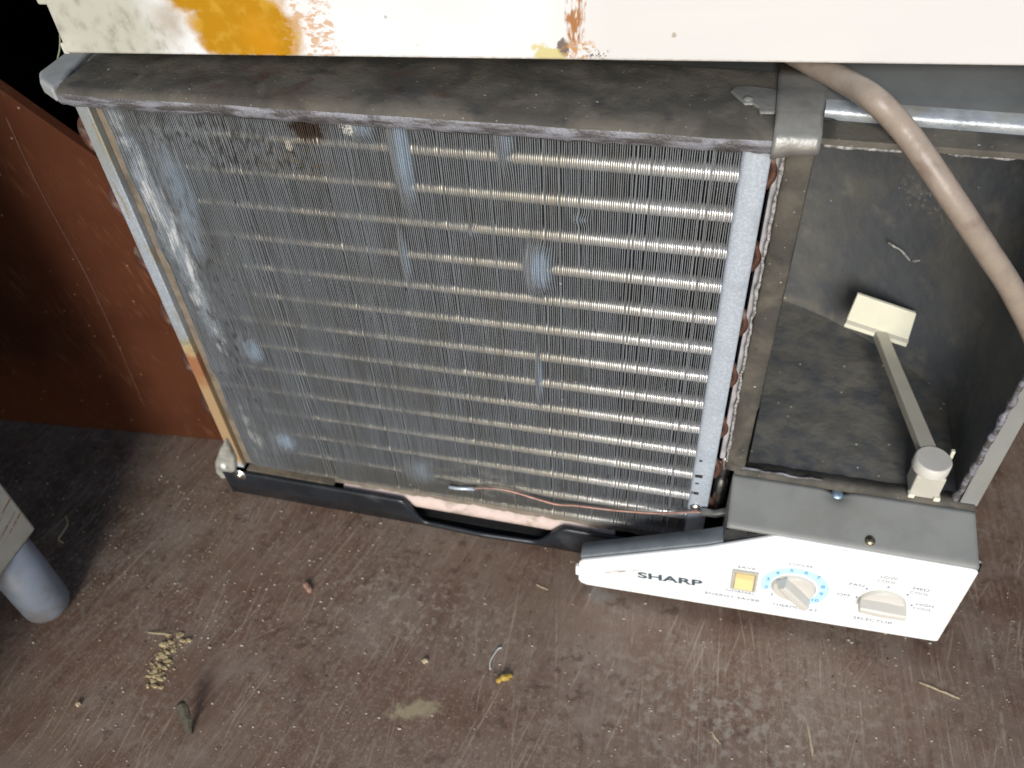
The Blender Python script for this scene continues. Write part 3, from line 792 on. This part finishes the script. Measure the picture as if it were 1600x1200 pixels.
for n_, (px, py) in {1:(1206,928.7),2:(1197,917),3:(1200,904.6),4:(1215,895),5:(1237,891.6),6:(1260,895),7:(1279,902.6),8:(1286,917),9:(1283,928),10:(1272.6,937.7)}.items():
    p = onY(px, py, -40)
    text(str(n_), p.x, p.z, 3.9, 'dial_number', MAT['blueink'] if n_ > 1 else MAT['ink'], wide=1.1, bold=.08, y=-40.2)
for (x, z) in ((133.6,-297.0),(146.6,-290.2),(160.6,-295.4),(166.4,-307.6),(129.6,-309.6)):
    MB().box(x-.7, x+.7, -40.2, -39.9, z-.9, z+.9).build('pointer_mark', MAT['ink'], panel)
# ---- vent lever
VL = MB().lathe((157.0, 9.5, -205), (0,0,1), [(11.8,-9.0),(12.0,-8.4),(12.0,-1.2),(11.2,-.2),(10.6,0)], 48).build('vent_knob', MAT['knobw'], AC)
VL['label'] = 'round grey knob with long arm reaching a cream paddle in the duct'
A0 = Vector((156.5, 12, -206)); A1 = Vector((128.5, 138, -206)); d = (A1-A0).normalized(); s_ = Vector((-d.y, d.x, 0))
b = MB()
for z0, z1, w0, w1 in ((-213.5, -205.4, 5.4, 4.2),):
    q = [A0+s_*w0, A0-s_*w0, A1-s_*w1, A1+s_*w1]
    n = len(b.v); b.v += [Vector((p.x,p.y,z0)) for p in q] + [Vector((p.x,p.y,z1)) for p in q]
    for fc in ((3,2,1,0),(4,5,6,7),(0,1,5,4),(1,2,6,5),(2,3,7,6),(3,0,4,7)): b.f.append(tuple(n+i for i in fc)); b.sm.append(False)
b.build('vent_arm', MAT['lever'], VL, bevel=.8)
pc = [onY(1340,460,134), onY(1432,491,134), onY(1416,543,134), onY(1318,511,134)]
pa = MB().prism([(p.x, p.z) for p in pc], 134, 137.5)
pa.build('vent_paddle', MAT['cream'], VL, bevel=.8)
e0, e1 = pc[3].lerp(pc[0], .14), pc[2].lerp(pc[1], .14); f0, f1 = pc[3].lerp(pc[0], .24), pc[2].lerp(pc[1], .24)
MB().prism([(e0.x,e0.z),(e1.x,e1.z),(f1.x,f1.z),(f0.x,f0.z)], 133.2, 134.1).build('paddle_rib', MAT['beige'], VL)
b = MB().box(148,167,0,18,-236,-214)
b.build('lever_mount', MAT['beige'], VL, bevel=1.2)
for x in (149.5, 165.8):
    MB().box(x-2.2, x+2.2, -2.2, 3.0, -235.6, -232).build('mount_foot', MAT['cream'], VL, bevel=.8)
MB().box(168.6,171.2,17,20,-212,-204).build('mount_pin', MAT['cream'], VL, bevel=.6)
# ---- base pan
def lip_top(x):
    def sm(a, b_, v): t = min(1, max(0, (v-a)/(b_-a))); return t*t*(3-2*t)
    hi = -336; lo = -361.5
    if x < -160: return hi + (lo-hi)*sm(-236, -216, x)
    return lo + (hi-lo)*sm(-120, -92, x)
b = MB(); rows = []
for i in range(161):
    x = -406 + 460*i/160
    zt = lip_top(x); bul = -2.5*max(0, 1-abs(x+165)/62) if -230 < x < -100 else 0
    rows.append([(x, -4.0+bul, zt-2.5), (x, -5.0+bul, zt), (x, -6.4+bul, zt+.4), (x, -7.8+bul, zt-.5), (x, -8.4+bul, zt-3), (x, -7.6+bul*.6, (zt-370)/2), (x, -5+bul*.3, -370.8), (x, 2, -371.2)])
b.grid([list(r) for r in zip(*rows)])
bp = b.build('base_pan', MAT['black'], AC); bp['label'] = 'black plastic pan lip with a long dip in its top edge'
MB().box(-404, 190, 2, 330, -371.6, -366).build('pan_floor', MAT['dark'], AC, bevel=1)
# left closed end of the pan
MB().box(-408, -404.5, -6, 330, -371.4, -338).build('pan_side', MAT['black'], AC, bevel=1.2)
b = MB().box(-385, -300, -3.5, 6, -342, -336.5).build('pan_ledge', MAT['grime'], AC, bevel=1.2)
b = MB(); rows = []
for i in range(71):
    x = -292 + 240*i/70
    n1 = noise.noise(Vector((x*.06,1,1))); n2 = noise.noise(Vector((x*.25,3,1)))
    rows.append([(x, 24, -334+n2), (x, 10, -335+n1+n2), (x, 3, -337+n1*1.2+n2*.8), (x, -.6+n2*.5, -340+n1), (x, -1.6, -346), (x, -.8, -350.5), (x, 3, -353), (x, 14, -354)])
b.grid([list(r) for r in zip(*rows)]).build('foam_tray', MAT['styro'], AC)
b = MB(); rows = []
for i in range(91):
    x = -300 + 300*i/90
    n2 = noise.noise(Vector((x*.2,3,6))); n1 = noise.noise(Vector((x*.05,3,6)))
    rows.append([(x, 24, -331), (x, 8, -331.5+n2*.8), (x, 2.4+n1, -333+n2), (x, .6+n1*1.5+n2, -336.5+n2)])
b.grid([list(r) for r in zip(*rows)]).build('tray_rim', MAT['grime'], AC)
# corner bracket and screws
b = MB(); rows = []
cc = [(-404,-9,-344),(-411,-6,-341),(-413.5,0,-336),(-413,8,-330),(-409,20,-322),(-405,34,-312)]
tabp = [onY(px, py, -7) for px, py in ((337,738),(335,724),(342,704),(351,688),(358,700),(366,718),(368,736),(360,746),(347,749))]
MB().prism([(p.x, p.z) for p in tabp], -8, 10).build('corner_bracket', M_simple('pale_corner_metal', (.36,.36,.32), .4, .1, size=9, var=.3, dirt=(.2,.19,.16)), AC, bevel=2.6, seg=4)
p = onY(349, 729, -9)
MB().lathe((p.x,-8.0,p.z), (-.1,-.9,.3), [(3.4,0),(3.0,1.4),(1.6,2.2),(.3,2.4)], 20).build('screw', M_simple('white_screw_cap', (.8,.8,.78), .3), AC)
p = onY(374, 743, -9)
MB().lathe((p.x,-8.2,p.z), (0,-1,.1), [(6.2,0),(5.8,.6),(3.2,.9),(3.0,2.0),(1.5,2.7),(.3,2.9)], 24).build('screw', MAT['screw'], AC)
# ---- sensor capillary
cpx = [(740,763),(770,763),(800,768),(840,780),(870,788),(900,790),(940,795),(980,799),(1030,802),(1085,800),(1115,803),(1145,800)]
pts = [onY(px, py, -4.5) for px, py in cpx]
def smooth(pts, n=6):
    out = []
    for i in range(len(pts)-1):
        p0 = pts[max(0,i-1)]; p1 = pts[i]; p2 = pts[i+1]; p3 = pts[min(len(pts)-1,i+2)]
        for k in range(n):
            t = k/n
            out.append(.5*((2*p1)+(-p0+p2)*t+(2*p0-5*p1+4*p2-p3)*t*t+(-p0+3*p1-3*p2+p3)*t**3))
    out.append(pts[-1]); return out
MB().tube(smooth(pts), .95, 8).build('sensor_capillary', M_simple('thin_copper_pipe', (.42,.24,.19), .45, .5, size=6, dirt=(.35,.32,.3)), AC)
pts = [onY(px, py, -3.5) for px, py in ((702,761),(715,763),(742,764))]
MB().tube(pts, 1.5, 8).build('sensor_bulb', MAT['galv'], AC)
pts = [onY(px, py, -5) for px, py in ((1095,799),(1118,803),(1146,797))]
MB().tube(pts, 3.2, 10).build('wire_sleeve', MAT['clip'], AC)

# ================================================================== power cord
pts = [onZ(1215,70,41), onZ(1270,100,41), onZ(1322,128,42), onZ(1368,157,43), onY(1412,203,9), onY(1452,258,-1), onY(1498,326,-8), onY(1542,392,-8), onY(1585,460,-5), onY(1630,560,0), onY(1660,680,5), onY(1690,820,10)]
pc_ = MB().tube(smooth(pts, 8), 6.3, 18).build('power_cord', MAT['cord'], None, origin=pts[5])
tag(pc_, 'thick tan rubber power cord curving over the open dark air duct', 'power cord')

# ================================================================== white cabinet
A = onZ(104, 84, 51); B = onZ(1600, 104, 51)
CB = empty('white_cabinet', A, 'white enamelled metal cabinet edge with amber stain and rust run, above the air conditioner', 'cabinet')
u = (B-A).normalized(); ang = math.atan2(u.y, u.x)
CB.rotation_euler.z = ang
def cabpart(b, name, mat, bevel=0):
    o = b.build(name, mat, None, bevel=bevel, seg=3); o.parent = CB; return o
b = MB()
# body slightly uneven along the bottom edge
rows = []
cabpart(MB().box(0, 1000, 0, 420, 0, 520), 'cabinet_body', MAT['cabinet'], 1.6)
cabpart(MB().box(-7, -.5, 3, 420, 26, 520), 'cabinet_side_trim', MAT['cabinet'], 1.2)
cabpart(MB().box(-3.5, 0.5, 2, 12, -1.5, 5), 'corner_foot', MAT['cabinet'], 1)
for x_ in (150, 520, 900):
    cabpart(MB().box(x_, x_+40, 150, 300, -17.0, -.5), 'cabinet_foot', MAT['dark'], 1)

# cobweb thread beside the cabinet
pts = [onY(px, py, 20) for px, py in ((84,12),(90,28),(93,45),(94,62),(93,78),(90,92))]
tag(MB().tube(smooth(pts,6), lambda t: .55 + .5*abs(noise.noise(Vector((t*30,0,0)))), 6).build('cobweb_thread', MAT['thread'], None, origin=pts[0]), 'dusty greenish thread hanging beside the left end of the white cabinet', 'thread')

# ================================================================== brown board at left
def by(x): return 30 + (x + 690) * .085
b = MB(); poly = [(-900, FZ+.5), (-330, FZ+.5), (-330, -175), (-438.5, -67.4), (-496.4, -10), (-760, 250), (-900, 250)]
n = len(poly)
b.v = [Vector((x, by(x), z)) for x, z in poly] + [Vector((x, by(x)+9, z)) for x, z in poly]
b.f = [tuple(range(n)), tuple(range(2*n-1, n-1, -1))] + [(i, n+i, n+(i+1)%n, (i+1)%n) for i in range(n)]; b.sm = [False]*(n+2)
tag(b.build('brown_board', MAT['board'], None, bevel=.8, origin=(-560, by(-560), FZ)), 'red-brown hardboard panel with slanting top edge, standing behind the left of the coil', 'board')
b = MB(); pts = [onY(px, py, 40) - Vector((0, .0, 0)) for px, py in ((2,190),(60,310),(130,438),(180,545),(222,640))]
pts = [Vector((p.x, by(p.x)-.4, p.z)) for p in pts]
b = MB(); pts2 = [p + Vector((1.8,0,0)) for p in pts]
tag(MB().tube(smooth(pts,5), lambda t: .35+.3*abs(noise.noise(Vector((t*25,3,0)))), 5).build('cobweb_thread', M_simple('dusty_web', (.2,.11,.06), .9, size=3), None, origin=pts[0]), 'faint dusty web line running down the red-brown panel', 'thread')

# ================================================================== white cupboard on a round leg (lower left)
H = 91
foot = Vector((-504.6, -149, FZ))
ST = empty('white_cupboard', foot, 'scuffed white cupboard corner on a pale grey round leg at lower left', 'cupboard')
zb = FZ + H; cr = onZ(57, 826, zb)
cm = M_simple('scuffed_white_paint', (.50,.485,.43), .5, size=40, var=.12, bump=.2)
a = Mat('scratched_white_paint', (.40,.39,.35), rough=.5)
a.over(a.nm(20,.4,.7,detail=5), (.33,.315,.27), .8)
for k_, (dy, dz, L) in enumerate(((-10,22,16),(-17,26,14),(-24,34,13),(-6,40,10))):
    a.over(a.mul(a.blob((cr.x, cr.y+dy, zb+dz),(5,L,1.1), rot=(14,0,0), soft=.5, warp=.5, wsize=3, seed=k_), a.nm(3,.35,.5,seed=k_)), (.22,.10,.04), .9)
a.over(a.mul(a.blob((cr.x, cr.y-25, zb),(6,60,5), soft=.8, warp=.5, wsize=5), a.nm(4,.4,.6)), (.32,.27,.15), .7)
cm2 = a.done()
MB().box(cr.x-420, cr.x, cr.y-600, cr.y, zb, zb+560).build('cupboard_body', cm2, ST, bevel=2.2, seg=3)
MB().lathe(foot, (0,0,1), [(15.2,3.2),(17.2,4),(18.4,7),(18.9,12),(19.2,H)], 40).build('leg', MAT['leg'], ST)
MB().lathe(foot, (0,0,1), [(13.8,0),(15.0,1),(15.6,3.4),(14.5,3.6)], 40).build('foot_cap', M_simple('rusty_foot_rim', (.40,.27,.22), .7, size=5, dirt=(.45,.44,.42)), ST)
MB().lathe(foot + Vector((-190,0,0)), (0,0,1), [(15.2,0),(17.2,4),(18.4,7),(18.9,12),(19.2,H)], 40).build('leg', MAT['leg'], ST)

# ================================================================== debris
def chip(px, py, px2, py2, r0, r1, name, mat, label, cat, lift=0, flat=.5, seed=1):
    a = onZ(px, py, FZ); b_ = onZ(px2, py2, FZ + lift)
    rr = random.Random(seed); N = 7; b = MB(); rows = []
    d = (b_-a).normalized(); s1 = Vector((-d.y, d.x, 0)).normalized(); up = Vector((0,0,1))
    for i in range(N):
        t = i/(N-1); c = a.lerp(b_, t) + s1*rr.uniform(-.5,.5)*r0*.6
        r = (r0 + (r1-r0)*t) * (.55 if i in (0, N-1) else rr.uniform(.85,1.15))
        rows.append([c + s1*r*math.cos(q) + up*(r*flat*(math.sin(q)) + r*flat) for q in [2*math.pi*k/7 for k in range(8)]])
    b.grid(rows, False)
    for row in (rows[0], rows[-1]):
        n = len(b.v); b.v += row[:-1]; b.f.append(tuple(range(n, n+len(row)-1))); b.sm.append(False)
    o = b.build(name, mat, None, origin=a); tag(o, label, cat); return o
chip(300,1148,284,1100,3.0,4.8,'wood_chip',MAT['bark'],'dark upright wood chip casting a shadow near the lower left of the floor','wood chip',lift=15,flat=.9,seed=2)
chip(1436,1066,1500,1092,1.0,.9,'straw',MAT['straw'],'pale straw piece lying below the right end of the control panel','straw',seed=3)
chip(231,988,268,992,.9,.8,'straw',MAT['straw'],'short pale stalk on top of the yellowish crumb pile','straw',lift=5,seed=4)
chip(1261,1130,1270,1182,.7,.9,'straw',MAT['straw'],'thin upright straw piece near the bottom edge of the floor','straw',seed=5)
chip(1112,1143,1124,1163,.8,.6,'straw',MAT['straw'],'tiny straw sliver left of the thin upright straw','straw',seed=15)
chip(838,914,856,922,1.1,.7,'straw',MAT['straw'],'short tan splinter just left of the control panel tip','straw',seed=6)
chip(478,912,486,926,2.6,3.0,'clay_chip',MAT['brick'],'small pink clay chip on the floor below the black pan lip','clay chip',seed=7,flat=.8)
chip(662,1037,668,1030,2.4,2.2,'wood_crumb',MAT['straw'],'small square tan crumb in the middle of the floor','crumb',seed=8,flat=.6)
chip(776,1066,800,1056,2.4,2.6,'seed_husk',MAT['yellow'],'yellow and brown husk beside a white thread on the floor','husk',seed=9,flat=.9)
chip(120,1104,127,1098,2.0,2.0,'wood_crumb',MAT['straw'],'pale cube-like crumb near the bottom left corner','crumb',seed=10,flat=.8)
pts = [onZ(px,py,FZ+1.2) for px,py in ((766,1046),(766,1034),(771,1024),(778,1014),(784,1012))]
tag(MB().tube(smooth(pts,4), .6, 6).build('white_thread', M_simple('white_lint', (.6,.62,.58), .9), None, origin=pts[0]), 'curved white lint thread standing beside the yellow husk', 'thread')
pts = [onZ(px,py,FZ+.8) for px,py in ((92,893),(98,905),(93,915),(90,925),(96,934),(104,937))]
pts = [onZ(px,py,FZ+.9) for px,py in ((103,806),(106,818),(98,832),(92,843),(99,848))]
tag(MB().tube(smooth(pts,4), .9, 6).build('curled_shaving', MAT['straw'], None, origin=pts[0]), 'curled tan shaving in the dark shadow beside the white cupboard', 'shaving')

def crumbs(n, area, name, mat, label, cat, smin, smax, seed, centre=None):
    rr = random.Random(seed); b = MB()
    for _ in range(n):
        px, py = area(rr); c = onZ(px, py, FZ)
        if not (-1400 < c.x < 1400 and -900 < c.y < 30): continue
        s0 = smin + (smax-smin)*rr.random()**3; h = s0*rr.uniform(.4,.9)
        an = rr.random()*6.28; el = rr.uniform(.6, 2.2)
        k = 5; nn = len(b.v)
        for q in range(k):
            a_ = an + 2*math.pi*q/k; r = s0*rr.uniform(.6,1.1)
            b.v.append(c + Vector((r*el*math.cos(a_), r*math.sin(a_), -.2)))
        for q in range(k):
            a_ = an + .4 + 2*math.pi*q/k; r = s0*rr.uniform(.35,.8)
            b.v.append(c + Vector((r*el*math.cos(a_), r*math.sin(a_), h)))
        for q in range(k):
            b.f.append((nn+q, nn+(q+1)%k, nn+k+(q+1)%k, nn+k+q)); b.sm.append(False)
        b.f.append(tuple(nn+k+q for q in range(k))); b.sm.append(False)
    o = b.build(name, mat, None, fix=False, origin=b.v[0]); tag(o, label, cat, kind='stuff'); return o
def M_crumb():
    a = Mat('mixed_dust_crumbs', (.36,.28,.17), rough=.85)
    a.over(a.nm(8,.35,.5,seed=2), (.48,.43,.34)); a.over(a.nm(9,.55,.62,seed=5), (.20,.13,.08)); return a.done()
MAT['crumb'] = M_crumb()
crumbs(2200, lambda r: (r.uniform(-60,1700), r.uniform(660,1260)), 'floor_crumbs', MAT['crumb'], 'scattered pale dust crumbs over the brown floor', 'crumbs', .2, 1.0, 3)
crumbs(700, lambda r: (r.gauss(330,170), r.gauss(860,120)), 'fine_grit', MAT['crumb'], 'fine pale grit left of the coil and below the pan', 'grit', .25, 1.0, 5)
def pile(r):
    t = r.random(); cx_, cy_ = 272 - 32*t, 996 + 76*t
    return r.gauss(cx_, 7 + 6*(1-t)), r.gauss(cy_, 6)
o = crumbs(220, pile, 'crumb_pile', M_simple('yellowish_bran', (.50,.40,.22), .85, size=3, dirt=(.25,.15,.07)), 'small heap of yellowish crumbs at lower left of the floor', 'crumb pile', .4, 2.4, 6)
def inpile(r): return r.uniform(1180,1480), r.uniform(600,740)
